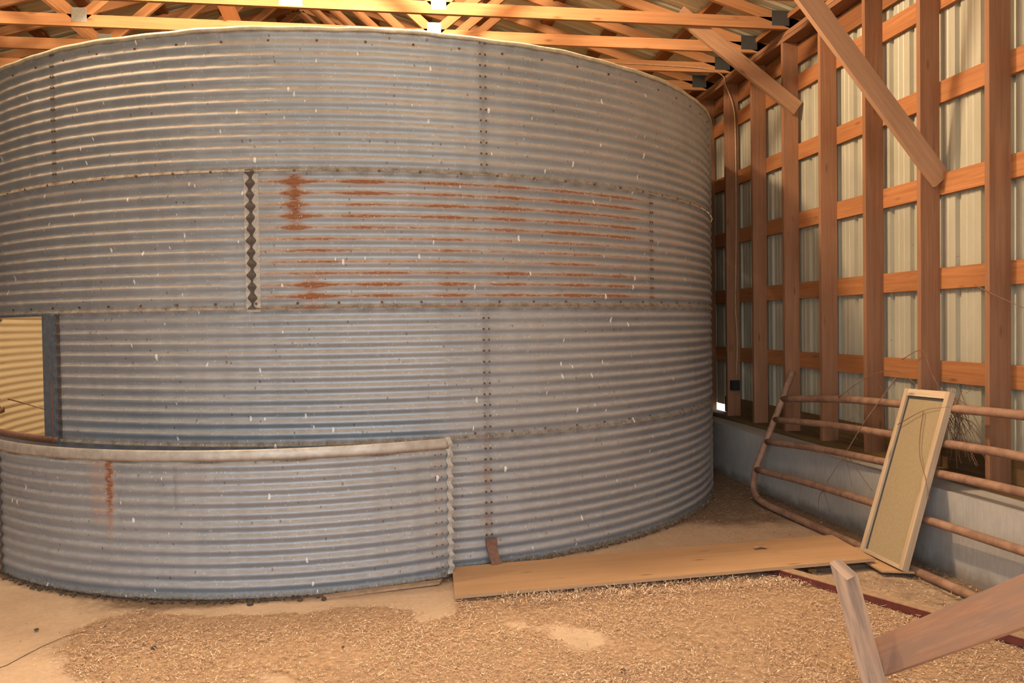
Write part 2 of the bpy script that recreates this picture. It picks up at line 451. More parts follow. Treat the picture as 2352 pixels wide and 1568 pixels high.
def ringsheets(ringidx, seams, off, rustf, z0, z1):
    for k, (a, b_) in enumerate(seams):
        inview = b_ > VIS0-6 and a < VIS1+4
        name = 'wall_sheet'
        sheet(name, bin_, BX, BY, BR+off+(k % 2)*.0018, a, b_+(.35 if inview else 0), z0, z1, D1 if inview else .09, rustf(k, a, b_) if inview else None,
              dark_seams(z0, z1, (a, b_)) if inview else None, nper=10 if inview else 6)
def rfac(k, a, b): return seam_streak(13.15, .35)
ringsheets(0, [(-84.2, -35.5), (-35.5, 13.15), (13.15, 61.8), (61.8, 110.4), (110.4, 190), (190, 275.8)], .0055, lambda k, a, b: rust_line(.32), RB[0], TOPZ)
ringsheets(1, [(-60.3, -11.3), (-11.3, 37.9), (37.9, 86.8), (86.8, 160), (160, 240), (240, 299.7)], .0035, lambda k, a, b: rust2 if k == 1 else rust_line(.3 if k == 0 else .6), RB[1], RB[0])
ringsheets(2, [(-35.6, 13.15), (13.15, 61.8), (61.8, 110.4), (110.4, 190), (190, 277.5)], .0015, lambda k, a, b: seam_streak(13.15, .25), RB[2], RB[1])
ringsheets(3, [(-84.2, -35.5), (-35.5, 13.15), (13.15, 61.8), (61.8, 110.4), (110.4, 190), (190, 275.8)], 0, lambda k, a, b: seam_streak(13.15, .9), 0, RB[2])

def arc_strip(name, parent, cx, cy, prof, t0, t1, mat, dth=.02, wav=None, smooth=True):
    """sweep a closed profile [(radius, z)] along an arc"""
    R = prof[0][0]; n = max(2, int(math.radians(t1-t0)*R/dth)+1); k = len(prof)
    V = []
    for t in np.linspace(t0, t1, n):
        a = math.radians(t)
        dz = wav(t) if wav else 0
        for r, z in prof: V.append((cx+r*math.sin(a), cy-r*math.cos(a), z+dz))
    F = []; U = []
    for i in range(n-1):
        for j in range(k):
            j2 = (j+1) % k
            F.append((i*k+j, i*k+j2, (i+1)*k+j2, (i+1)*k+j)); u0, u1 = i*dth, (i+1)*dth
            U += [(u0, prof[j][1]), (u0, prof[j2][1]), (u1, prof[j2][1]), (u1, prof[j][1])]
    F.append(tuple(range(k))[::-1]); U += [(0, 0)]*k
    F.append(tuple((n-1)*k+j for j in range(k))); U += [(0, 0)]*k
    return mk(name, V, F, mat, parent, U, smooth)
M['rim'] = simple('rim_steel', (.62, .56, .42), .45, .35, scale=20)
rz = TOPZ
rimw = lambda t: .0035*math.sin(t*.35)+.002*math.sin(t*1.1+1)
prof = [(BR+.020, rz-.012), (BR+.024, rz+.002), (BR+.019, rz+.014), (BR+.006, rz+.017), (BR-.004, rz+.008), (BR-.004, rz-.012)]
arc_strip('rim', bin_, BX, BY, prof, -180, 180, M['rim'], .03, rimw)

# door opening: jamb, sill lip
def wall_strip(name, parent, cx, cy, R, t0, t1, z0, z1, mat, nz=60, edge=None, off=.010, follow=1.0, thick=.006):
    """vertical strip lying on the corrugations; edge(z) shifts the left/right angles"""
    zz = np.linspace(z0, z1, nz); V = []
    for z in zz:
        e0, e1 = edge(z) if edge else (0, 0)
        rr = R+off+follow*float(ring_radius(z))
        for r_ in (rr-thick, rr):
            for t in ((t0+e0), (t1+e1)):
                a = math.radians(t); V.append((cx+r_*math.sin(a), cy-r_*math.cos(a), z))
    F = []; U = []
    for i in range(nz-1):
        b0, b1 = i*4, (i+1)*4
        for a_, c_ in ((2, 3), (3, 1), (1, 0), (0, 2)):
            F.append((b0+a_, b0+c_, b1+c_, b1+a_)); U += [(0, zz[i]), (.05, zz[i]), (.05, zz[i+1]), (0, zz[i+1])]
    F.append((0, 1, 3, 2)); U += [(0, 0)]*4
    b0 = (nz-1)*4; F.append((b0+2, b0+3, b0+1, b0)); U += [(0, 0)]*4
    return mk(name, V, F, mat, parent, U, False)
jam = wall_strip('door_jamb', bin_, BX, BY, BR, -38.45, -36.5, .80, 1.63, M['jamb'], 4, off=.012, follow=0, thick=.03)
wall_strip('jamb_rust_strip', bin_, BX, BY, BR, -36.95, -36.75, .80, 1.2, M['rust'], 4, off=.016, follow=0, thick=.004)
wall_strip('jamb_flange', bin_, BX, BY, BR, -36.5, -35.9, .80, 1.63, M['jamb'], 60, off=.008, follow=.5, thick=.01, edge=lambda z: (0, .10*math.cos(2*PI*z/PITCH)))
wall_strip('seam_gap_strip', bin_, BX, BY, BR, -35.95, -35.45, .83, 1.62, M['gap_dark'], 120, off=.010, follow=1, thick=.008,  # dark strip in place of the shaded gap beside the jamb
           edge=lambda z: (.10*math.cos(2*PI*z/PITCH)+.03*math.sin(z*71), .16*math.cos(2*PI*z/PITCH)+.03*math.sin(z*43)))
arc_strip('door_head_lip', bin_, BX, BY, [(BR+.012, 1.612), (BR+.014, 1.634), (BR-.012, 1.634), (BR-.012, 1.612)], -84, -36.2, M['jamb'], .05)
arc_strip('door_sill_lip', bin_, BX, BY, [(BR+.012, .795), (BR+.014, .838), (BR-.012, .838), (BR-.012, .795)], -84, -36.2, M['rust'], .05)
# caulked seam of the second ring
wall_strip('seam_caulk', bin_, BX, BY, BR, -11.85, -10.35, 1.612, 2.425, M['caulk'], 120, off=.0075, follow=.75, thick=.008, edge=lambda z: (.09*math.cos(2*PI*z/PITCH), 0))
wall_strip('seam_gap_strip', bin_, BX, BY, BR, -11.5, -10.9, 1.63, 2.455, M['gap_dark'], 160, off=.013, follow=.75, thick=.006,  # dark strip in place of the shaded gap between the sheets
           edge=lambda z: (-.16*math.cos(2*PI*z/PITCH)+.06*math.sin(z*61), .19*math.cos(2*PI*z/PITCH)+.06*math.sin(z*37+1)))
# anchor bracket at the foot
m = MB(); a = math.radians(13.2)
def bp_(t, r, z): a = math.radians(t); return (BX+r*math.sin(a), BY-r*math.cos(a), z)
m.hexa([bp_(12.75, BR+.012, .135), bp_(13.85, BR+.012, .135), bp_(13.85, BR+.022, .135), bp_(12.75, BR+.022, .135)],
       [bp_(12.95, BR+.10, .0), bp_(14.05, BR+.10, .0), bp_(14.05, BR+.11, .0), bp_(12.95, BR+.11, .0)])
m.hexa([bp_(12.7, BR+.008, .125), bp_(13.95, BR+.008, .125), bp_(13.95, BR+.022, .125), bp_(12.7, BR+.022, .125)],
       [bp_(12.7, BR+.008, .18), bp_(13.95, BR+.008, .18), bp_(13.95, BR+.022, .18), bp_(12.7, BR+.022, .18)])
br_ = m.build('anchor_bracket', M['rust'], bin_); tag(br_, 'rusty brown anchor bracket')

# bolts
def bolt_mesh(R, h, n=6):
    m = MB(); V = [];
    for i in range(n): t = 2*PI*i/n; m.V.append((R*math.cos(t), 0, R*math.sin(t)))
    for i in range(n): t = 2*PI*i/n; m.V.append((R*.85*math.cos(t), -h, R*.85*math.sin(t)))
    m.V.append((0, -h*1.25, 0))
    for i in range(n):
        j = (i+1) % n; m.F.append((i, j, n+j, n+i)); m.F.append((n+i, n+j, 2*n)); m.U += [(0, 0)]*7
    return m
blist = []
def vseam(t, z0, z1, dt=.30, double=True):
    k0 = int(math.ceil((z0+.03)/PITCH)); z = k0*PITCH
    while z < z1-.02:
        for s in (-1, 1): blist.append((t+s*dt, z, .0078, 0))
        z += PITCH
for t in (13.15,): vseam(t, RB[0], TOPZ); vseam(t, RB[2], RB[1]); vseam(t, 0.16, RB[2])
vseam(37.9, RB[1], RB[0], .24); vseam(-35.3, RB[0], TOPZ, .2)
for z, t0 in ((RB[0]+.004, 0), (RB[1]+.035, 0), (RB[2]+.03, 1.3)):
    t = -58.0+t0
    while t < 78:
        if not (z < 1.5 and t < 8.5): blist.append((t+random.uniform(-.1, .1), z, .0085, 1))
        t += 4.28
t = -58
while t < 60: blist.append((t, TOPZ-.068, .008, 1)); t += 4.9
def inview(P):
    v = Vector(P)-co.location; d = v.dot(FWD)
    return d > 0 and abs(v.dot(right)/d*F_PX) < 1200 and abs(v.dot(up)/d*F_PX) < 800
binfo = []
for (t, z, r, k) in blist:
    rr = BR+.0055*(z > 2.4)+.0035*(1.6 < z < 2.4)+AMP*math.cos(2*PI*z/PITCH)+.001
    P = bp_(t, rr, z); v = (Vector(P)-co.location)
    nrm = Vector((math.sin(math.radians(t)), -math.cos(math.radians(t)), 0))
    vis = inview(P) and nrm.dot(-v) > 0
    binfo.append((-r*max(0, nrm.dot(-v.normalized()))/v.length if vis else 1, P, t, r, k))
binfo.sort(key=lambda q: q[0])
protos = {}
for i, (sc_, P, t, r, k) in enumerate(binfo[:100]):
    key = (r, k)
    if key not in protos:
        bm_ = bolt_mesh(r, .006 if k == 0 else .009, 6 if k == 0 else 8)
        me = bpy.data.meshes.new('bolt'); me.from_pydata(bm_.V, [], bm_.F); me.materials.append(M['bolt'] if k == 0 else M['rust_bolt']); protos[key] = me
    o = bpy.data.objects.new('bolt', protos[key]); COL.objects.link(o); o.parent = bin_
    o.location = Vector(P)-bin_.location; o.rotation_euler = (0, 0, math.radians(t))
m = MB()
for (sc_, P, t, r, k) in binfo[100:]:
    if sc_ > 0: continue
    bm_ = bolt_mesh(r, .006, 6); b0 = len(m.V); c, s = math.cos(math.radians(t)), math.sin(math.radians(t))
    for (x, y, z) in bm_.V: m.V.append((P[0]+x*c-y*s, P[1]+x*s+y*c, P[2]+z))
    for f in bm_.F: m.F.append(tuple(b0+q for q in f)); m.U += [(0, 0)]*len(f)
if m.V:
    o = m.build('bolts', M['bolt'], bin_); o['kind'] = 'stuff'

# ---------------------------------------------------------------- curved half panel in front of the door
PX, PY, PR = -.572, 7.095, 2.441
pan = empty('curved_steel_panel', (PX, PY-PR, 0), 'low curved corrugated steel panel with flat top rim, standing in front of the bin doorway', 'metal panel')
def rustp(T, Z):
    out = 1.3*g(T+24.2, .42)*((Z > .30) & (Z < .80))*np.clip((Z-.25)*2.5, 0, 1)+.35*g(T+26.2, .9)*(Z > .42)*(Z < .78)
    out = out+.25*g(T-20.3, .12)*(np.sin(Z*31)*.5+.5)+.3*g(T-21.2, .12)*(np.sin(Z*27+1)*.5+.5)+.25*g(T+12, 2.0)*(Z > .6)*ledge(Z)
    return out+.10*ledge(Z)
def grimep(T, Z):
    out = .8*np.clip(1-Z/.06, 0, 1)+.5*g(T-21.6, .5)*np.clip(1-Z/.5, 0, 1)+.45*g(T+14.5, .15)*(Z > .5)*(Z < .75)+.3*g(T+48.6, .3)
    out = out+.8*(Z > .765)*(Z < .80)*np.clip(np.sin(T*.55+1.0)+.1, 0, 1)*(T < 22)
    return np.clip(out, 0, 1)
sh = sheet('sheet', pan, PX, PY, PR, -49.3, 22.1, .0, .80, .012, rustp, grimep, lip=False)
sm = sh.modifiers.new('thickness', 'SOLIDIFY'); sm.thickness = .004; sm.offset = -1
M['panrim'] = simple('panel_rim_steel', (.55, .50, .43), .5, .4, scale=14, c2=(.40, .34, .28))
arc_strip('top_rim', pan, PX, PY, [(PR+.006, .775), (PR+.010, .795), (PR+.009, .832), (PR+.001, .84), (PR-.008, .834), (PR-.008, .79)], -49.4, 22.3, M['panrim'], .02)
wall_strip('end_strip', pan, PX, PY, PR, 22.0, 22.75, .02, .845, M['caulk'], 150, off=.012, follow=1.2, thick=.02,
           edge=lambda z: (.10*math.cos(2*PI*z/PITCH+1), .14*math.cos(2*PI*z/PITCH+1)+.03*math.sin(z*51)))
wall_strip('end_strip', pan, PX, PY, PR, -49.5, -49.05, .0, .80, M['gap_dark'], 150, off=.010, follow=1.0, thick=.012,
           edge=lambda z: (.10*math.cos(2*PI*z/PITCH+1), .14*math.cos(2*PI*z/PITCH+1)))
pb = bolt_mesh(.0045, .004); pme = bpy.data.meshes.new('bolt'); pme.from_pydata(pb.V, [], pb.F); pme.materials.append(M['bolt'])
for k in range(1, 12):
    for t in (20.2, 21.1):
        z = k*PITCH; a = math.radians(t); r_ = PR+AMP+.001
        o = bpy.data.objects.new('bolt', pme); COL.objects.link(o); o.parent = pan
        o.location = Vector((PX+r_*math.sin(a), PY-r_*math.cos(a), z))-pan.location; o.rotation_euler = (0, 0, a)

# ---------------------------------------------------------------- wire across the door
m = MB(); m.tube([bp_(-50, BR-.05, 1.045), bp_(-43, BR-.01, 1.035), bp_(-38.6, BR+.01, 1.012)], .004, 6)
tag(m.build('fence_wire', M['rust'], smooth=True), 'thin rusty wire stretched across the bright bin doorway', 'wire')

# ---------------------------------------------------------------- shed shell
Y0, Y1 = -1.2, 14.5
XL, XS, XG = -5.65, 3.665, 3.63
S0, SS = 4.229, .613
def stud_y(i): return S0+SS*i
# right wall siding with ribs along the height
def siding_wall(name, x, ya, yb, za, zb, mat, sgn=1):
    ys = []
    k0 = int(math.floor((ya-4.715)/.2286)); k1 = int(math.ceil((yb-4.715)/.2286))
    for k in range(k0, k1+1):
        c = 4.715+k*.2286
        for d, p in ((-.028, 0), (-.020, .028), (.018, .028), (.026, 0), (.072, 0), (.078, .003), (.092, .003), (.098, 0), (.130, 0), (.136, .003), (.150, .003), (.156, 0)):
            if ya <= c+d <= yb: ys.append((c+d, p))
    ys = [(ya, 0)]+ys+[(yb, 0)]
    m = MB()
    for (a, p), (b, q) in zip(ys, ys[1:]):
        m.quad([(x+sgn*p, a, za), (x+sgn*q, b, za), (x+sgn*q, b, zb), (x+sgn*p, a, zb)], [(a, za), (b, za), (b, zb), (a, zb)])
    return m
HO0, HO1, HZ0, HZ1 = 8.30, 8.75, .44, .60
m = siding_wall('w', XS, Y0, HO0, .50, 4.15, None)
for a, b, c, d in ((HO0, HO1, HZ1, 4.15), (HO1, Y1, .50, 4.15)):
    mm = siding_wall('w', XS, a, b, c, d, None); b0 = len(m.V); m.V += mm.V; m.F += [tuple(q+b0 for q in f) for f in mm.F]; m.U += mm.U
tag(m.build('wall_right', M['siding'], origin=(XS, 0, .5)), kind='structure')
m = MB(); m.quad([(XL, Y0, 0), (XL, Y1, 0), (XL, Y1, 4.1), (XL, Y0, 4.1)], [(0, 0), (11, 0), (11, 4), (0, 4)])
tag(m.build('wall_left', M['darkwall'], origin=(XL, 0, 0)), kind='structure')
m = MB(); m.quad([(XL, Y1, 0), (XS, Y1, 0), (XS, Y1, 5.6), (XL, Y1, 5.6)], [(0, 0), (9, 0), (9, 5), (0, 5)])
tag(m.build('wall_back', M['siding'], origin=(0, Y1, 0)), kind='structure')
m = MB()  # unseen front wall, added to cut daylight at the sides of the opening
for xa, xb, za, zb in ((XL, -4.3, 0, 5.6), (2.9, XS, 0, 5.6), (-4.3, 2.9, 3.7, 5.6)): m.quad([(xa, Y0, za), (xb, Y0, za), (xb, Y0, zb), (xa, Y0, zb)], [(0, 0), (9, 0), (9, 5), (0, 5)])
tag(m.build('wall_front_blocker', M['darkwall'], origin=(0, Y0, 0)), kind='structure')

# roof
XR = -1.0; ZH = 4.155; SL = .30
def ztop(x): return ZH+SL*(3.5-x) if x >= XR else ZH+SL*(3.5-2*XR+x)
PUR = .045
def roof_side(xa, xb):
    m = MB(); ys = []
    k = int((Y0-4.715)/.2286)-1
    c = 4.715+k*.2286
    while c < Y1:
        for d, p in ((-.034, 0), (-.018, .022), (.018, .022), (.034, 0), (.085, 0), (.09, .004), (.12, .004), (.125, 0)):
            if Y0 <= c+d <= Y1: ys.append((c+d, p))
        c += .2286
    for (a, p), (b, q) in zip(ys, ys[1:]):
        A = [(xa, a, ztop(xa)+PUR+p), (xa, b, ztop(xa)+PUR+q), (xb, b, ztop(xb)+PUR+q), (xb, a, ztop(xb)+PUR+p)]
        m.quad(A, [(a, 0), (b, 0), (b, 5), (a, 5)])
    return m
m = roof_side(4.0, XR); mm = roof_side(XR, -6.0)
b0 = len(m.V); m.V += mm.V; m.F += [tuple(q+b0 for q in f) for f in mm.F]; m.U += mm.U
tag(m.build('ceiling', M['roof'], origin=(0, 6, 5)), kind='structure')

# purlins: each one a board
NTH = ['lowest', 'second lowest', 'third from the wall', 'fourth from the wall', 'fifth from the wall', 'sixth from the wall', 'seventh from the wall', 'eighth from the wall']
k = 0
for x in (3.56, 2.96, 2.35, 1.74, 1.13, .52, -.09, -.70):
    o = one_beam('roof_purlin', (x, 1.0, ztop(x)+PUR/2), (x, Y1, ztop(x)+PUR/2), 
 .13, PUR-.004, M['purlin'], up=(-SL, 0, 1) if False else (0, 0, 1))
    tag(o, 'brown roof purlin under the right roof slope, '+NTH[k]+' of its row' if k < 2 else 'brown roof purlin under the right roof slope, '+NTH[k], 'purlin', 'purlins under the right roof slope'); k += 1
k = 0
for x in (-5.5, -4.88, -4.27, -3.66, -3.05, -2.44, -1.83, -1.25):
    o = one_beam('roof_purlin', (x, 1.0, ztop(x)+PUR/2), (x, Y1, ztop(x)+PUR/2), .13, PUR-.004, M['purlin'])
    tag(o, 'shaded brown roof purlin seen at upper left above the bin, under the left roof slope', 'purlin', 'purlins under the left roof slope'); k += 1

# trusses
CB, CT = 4.045, 4.143
JA, JB = .466, -2.475
TQ = 1.22; TQL = 2*XR-TQ
XE = 3.63
ORD = {3: 'nearest to the camera, crossing the top edge right of centre', 4: 'with the brightest lit bottom chord along the top edge', 5: 'second bottom chord down, touching the top of the bin rim',
       6: 'third bottom chord down, with a tan cable along it', 7: 'fourth bottom chord down at the left edge'}
def truss(y, label, i):
    y = y-.057
    t = empty('roof_truss', (XR, y, CB), label, 'truss', 'roof trusses above the bin')
    T = .038
    def bm(name, P, Q, w=.089): return one_beam(name, P, Q, T, w, M['truss'], t)
    m = MB(); m.beam((-5.6, y, (CB+CT)/2), (XE, y, (CB+CT)/2), T, CT-CB); m.build('bottom_chord', M['truss'], t)
    for s in (1, -1):
        xe = XE-.02 if s > 0 else 2*XR-XE+.02
        c = .048
        one_beam('top_chord', (xe, y, ztop(xe)-c), (XR, y, ztop(XR)-c), T, .089, M['truss'], t)
    yw = y
    for J, s in ((JA, 1), (JB, -1)):
        jz = CT-.01
        bm('web', (J-s*.03, yw, jz), (XR+s*.03, yw, ztop(XR)-.12), .078)
        q = TQ if s > 0 else TQL
        bm('web', (J+s*.03, yw, jz), (q, yw, ztop(q)-.09), .078)
    def plate(x, z, w, h, mat, ang=0):
        m = MB(); m.beam((x-w/2, y-T/2-.0015, z), (x+w/2, y-T/2-.0015, z), .002, h); m.build('gusset_plate', mat, t)
    if i < 11:
        plate(JA, CT-.005, .12, .12, M['plate']); plate(JB, CT-.005, .12, .12, M['plate'])
        if i in (4, 5): plate(-.70 if i == 4 else -.2, (CB+CT)/2, .18, .085, M['plate'])
        plate(3.43, CT-.005, .16, .13, M['darkplate'])
    return t
for i in range(3, 16):
    lab = 'pine roof truss '+ORD[i] if i in ORD else 'pine roof truss deep in the shed, mostly hidden behind nearer trusses'
    truss(stud_y(i), lab, i)

# diagonal brace between the trusses
o = one_beam('lateral_brace', (-1.25, 7.27, 4.145), (-1.42, 6.72, 4.55), .13, .038, M['purlin'], up=(.5, -1, -1))  # darker purlin wood stands in for the shade on its face
tag(o, 'short shaded diagonal board rising between two lit truss chords above the bin', 'brace')

# double top plate on the studs
pl = empty('top_plate', (3.56, 6, 3.93), 'doubled pine top plate running along the tops of the right wall studs', 'wall plate')
for z in (3.958, 3.998): one_beam('plate_board', (3.562, 1.5, z+.018), (3.562, Y1, z+.018), .144, .0365, M['stud'], pl)
# board behind the plate
o = one_beam('header_board', (3.645, 1.5, 3.86), (3.645, Y1, 3.86), .03, .17, M['purlin'])
tag(o, 'dark header board just under the top plate, behind the stud tops', 'board')

# studs
SLAB = {0: 'wide wooden wall stud, rightmost in the photo, beside the leaning framed panel', 1: 'wooden wall stud holding the lower end of the long pale brace',
        2: 'wooden wall stud directly left of the one holding the long pale brace', 3: 'wooden wall stud, fourth from the right edge, crossed high up by the pale brace',
        4: 'wooden wall stud holding the lower end of the shorter split knee brace', 5: 'wooden wall stud just left of the short split brace, nothing attached to it',
        6: 'leftmost full wall stud next to the bin, carrying the tan cable and black box', 7: 'far wooden wall stud mostly hidden behind the edge of the bin'}
for i in range(-3, 9):
    y = stud_y(i)
    zb = .53
    o = one_beam('wall_stud', (3.56, y+.019, zb), (3.56, y+.019, 3.956), .140, .038, M['stud'], up=(0, 1, 0))
    tag(o, SLAB.get(i, 'distant wooden wall stud hidden beyond the bin edge' if i > 0 else 'wooden wall stud just outside the right edge of the photo, nearer the camera'), 'stud', 'studs of the right wall')
GL = ['lowest horizontal wall girt visible behind the studs, just above the gate', 'second horizontal wall girt from the bottom, behind the studs', 'third horizontal wall girt from the bottom, at the foot of the long brace',
      'fourth wall girt from the bottom, crossing behind the long pale brace', 'highest horizontal wall girt under the top plate, behind the studs']
for zt, lab in zip((1.233, 1.848, 2.468, 3.072, 3.682), GL):
    o = one_beam('wall_girt', (3.645, 1.5, zt-.07), (3.645, Y1, zt-.07), .030, .140, M['girt'])
    tag(o, 'orange brown '+lab, 'girt', 'girts of the right wall')
o = one_beam('splash_board', (3.645, 1.5, .615), (3.645, HO0, .615), .030, .165, M['sill'])
tag(o, 'dark weathered splash board at the foot of the studs, above the concrete curb', 'board')
o = one_beam('sill_plate', (3.56, 1.5, .511), (3.56, Y1, .511), .150, .038, M['sill'])
tag(o, 'old wooden sill plate lying on the concrete curb under the studs', 'sill plate')
m = MB(); m.box((3.27, 1.2, -.05), (3.72, Y1, .49))
cu = m.build('concrete_curb', M['concrete'], origin=(3.5, 6, 0)); tag(cu, 'low grey concrete curb wall carrying the right shed wall', 'concrete curb')

# knee braces
b1 = MB(); b1.beam((2.10, 4.822, 4.28), (3.625, 4.822, 2.42), .038, .135); 
o = b1.build('knee_brace', M['brace']); tag(o, 'long pale knee brace slanting across the upper right of the photo', 'knee brace', 'knee braces')
V1 = Vector((2.53, 6.662, 4.165)); V2 = Vector((3.61, 6.662, 3.375))
b2 = MB(); b2.beam(V1, V2, .038, .130)
kb = b2.build('knee_brace', M['brace'])
tag(kb, 'short split knee brace from a truss chord down to a stud, right of the bin', 'knee brace', 'knee braces')

# cable and box
m = MB(); m.tube(spline([(1.9, 7.822, 4.10), (2.38, 7.822, 4.10), (2.72, 7.822, 4.096), (3.25, 7.822, 4.075), (3.44, 7.85, 4.02), (3.475, 7.86, 3.93), (3.56, 7.88, 3.74), (3.59, 7.89, 3.48), (3.592, 7.89, 2.6), (3.585, 7.89, 2.13), (3.575, 7.89, 1.68), (3.592, 7.89, 1.3), (3.578, 7.89, .95)], 6), .0055, 6)
tag(m.build('electric_cable', M['cable'], smooth=True), 'thin tan electric cable stapled along a truss chord and down the leftmost stud', 'cable')
ob = empty('outlet_box', (3.56, 7.88, .83), 'small black electrical box at the foot of the cable on the leftmost stud', 'outlet box')
m = MB(); m.box((3.515, 7.855, .80), (3.60, 7.905, .90)); bx = m.build('box', M['black'], ob)
bv = bx.modifiers.new('bevel', 'BEVEL'); bv.width = .006; bv.segments = 2
m = MB(); m.box((3.525, 7.848, .81), (3.59, 7.855, .89)); m.build('cover', M['black'], ob)

# ---------------------------------------------------------------- floor
def seg(x, a, b): return np.clip((x-a)/(b-a), 0, 1)
def in_poly(x, y, P):
    c = np.zeros(x.shape, bool); n = len(P)
    for i in range(n):
        x0, y0 = P[i]; x1, y1 = P[(i+1) % n]
        cond = ((y0 > y) != (y1 > y)) & (x < (x1-x0)*(y-y0)/(y1-y0+1e-12)+x0)
        c ^= cond
    return c
STRAW = [(-1.0, 2.2), (-1.18, 3.4), (-1.32, 3.72), (-1.56, 4.0), (-1.66, 4.35), (-1.42, 4.60), (-1.08, 4.50), (-.6, 4.42), (-.1, 4.36), (.10, 4.30), (.16, 4.08), (.34, 4.22), (.36, 4.44), (1.6, 4.48), (2.45, 4.42), (2.6, 4.0), (2.95, 3.2), (3.3, 2.6), (3.3, 2.0)]
_vn = np.random.default_rng(5).random((64, 64))
def vnoise(x, y, f):
    u, v = x*f+31.7, y*f+17.3; i, j = np.floor(u).astype(int), np.floor(v).astype(int); a, b = u-i, v-j
    a = a*a*(3-2*a); b = b*b*(3-2*b); q = lambda p, w: _vn[p % 64, w % 64]
    return (q(i, j)*(1-a)+q(i+1, j)*a)*(1-b)+(q(i, j+1)*(1-a)+q(i+1, j+1)*a)*b
def straw_mask(x0, y0):
    x = x0+.16*(vnoise(x0, y0, 3.3)-.5)+.09*(vnoise(x0, y0, 9.1)-.5); y = y0+.13*(vnoise(x0+9, y0, 3.7)-.5)+.07*(vnoise(x0, y0+5, 10.3)-.5)
    s = np.zeros(x.shape)
    offs = [(0, 0), (.03, 0), (-.03, 0), (0, .03), (0, -.03), (.05, .05), (-.05, -.05)]
    for dx, dy in offs: s += in_poly(x+dx, y+dy, STRAW)
    s /= len(offs)
    c, sn = math.cos(-.6), math.sin(-.6)
    def ell(cx, cy, a, b, w): 
        u = (x-cx)*c+(y-cy)*sn; v = -(x-cx)*sn+(y-cy)*c
        return w*np.clip(1.5-np.hypot(u/a, v/b)*1.2, 0, 1)
    s = s-ell(.93, 3.78, .24, .17, .95)-ell(.62, 3.98, .14, .07, .6)-ell(-.55, 3.55, .16, .07, .7)-ell(.1, 3.35, .35, .1, .45)-ell(1.55, 3.8, .2, .12, .35)-ell(-.75, 3.42, .2, .08, .7)
    return np.clip(s, 0, 1)
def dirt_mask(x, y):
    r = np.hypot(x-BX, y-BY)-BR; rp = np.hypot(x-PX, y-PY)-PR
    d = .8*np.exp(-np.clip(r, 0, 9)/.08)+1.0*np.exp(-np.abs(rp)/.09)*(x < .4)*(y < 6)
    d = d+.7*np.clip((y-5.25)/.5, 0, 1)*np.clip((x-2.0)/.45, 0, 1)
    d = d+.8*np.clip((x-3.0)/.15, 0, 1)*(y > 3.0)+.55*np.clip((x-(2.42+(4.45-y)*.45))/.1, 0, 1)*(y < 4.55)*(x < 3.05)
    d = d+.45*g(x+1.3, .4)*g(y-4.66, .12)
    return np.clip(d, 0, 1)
gx = np.arange(-3.6, 3.4, .03); gy = np.arange(2.4, 9.0, .03)
X_, Y_ = np.meshgrid(gx, gy); nx, ny = len(gx), len(gy)
Zf = -.004+.004*np.sin(X_*3.1)*np.sin(Y_*2.3)
V = np.stack([X_, Y_, Zf], -1).reshape(-1, 3)
i, j = np.meshgrid(np.arange(ny-1), np.arange(nx-1), indexing='ij'); q = (i*nx+j).ravel(); Fq = np.stack([q, q+1, q+nx+1, q+nx], -1)
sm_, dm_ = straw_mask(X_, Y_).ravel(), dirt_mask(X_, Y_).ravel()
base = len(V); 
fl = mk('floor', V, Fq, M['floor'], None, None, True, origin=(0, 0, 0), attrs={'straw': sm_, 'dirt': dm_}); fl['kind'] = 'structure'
m = MB(); m.quad([(-6.2, Y0, -.025), (3.8, Y0, -.025), (3.8, Y1, -.025), (-6.2, Y1, -.025)])
o = m.build('floor_outer_slab', M['floor'], origin=(0, 0, 0)); o['kind'] = 'structure'
m = MB(); m.quad([(-60, -60, -.06), (60, -60, -.06), (60, 60, -.06), (-60, 60, -.06)])
o = m.build('ground', M['ground'], origin=(0, 0, 0)); o['kind'] = 'structure'

# slab crack
cr = MB(); pts = [(-1.85, 3.84), (-1.74, 3.95), (-1.70, 4.05), (-1.66, 4.16), (-1.6, 4.27), (-1.52, 4.33)]
cr.tube([(x+random.uniform(-.01, .01), y, -.0005) for x, y in pts], 
 .0016, 5)
o = cr.build('floor_crack', M['mud']); tag(o, 'thin dark crack in the bare slab at lower left', 'crack')

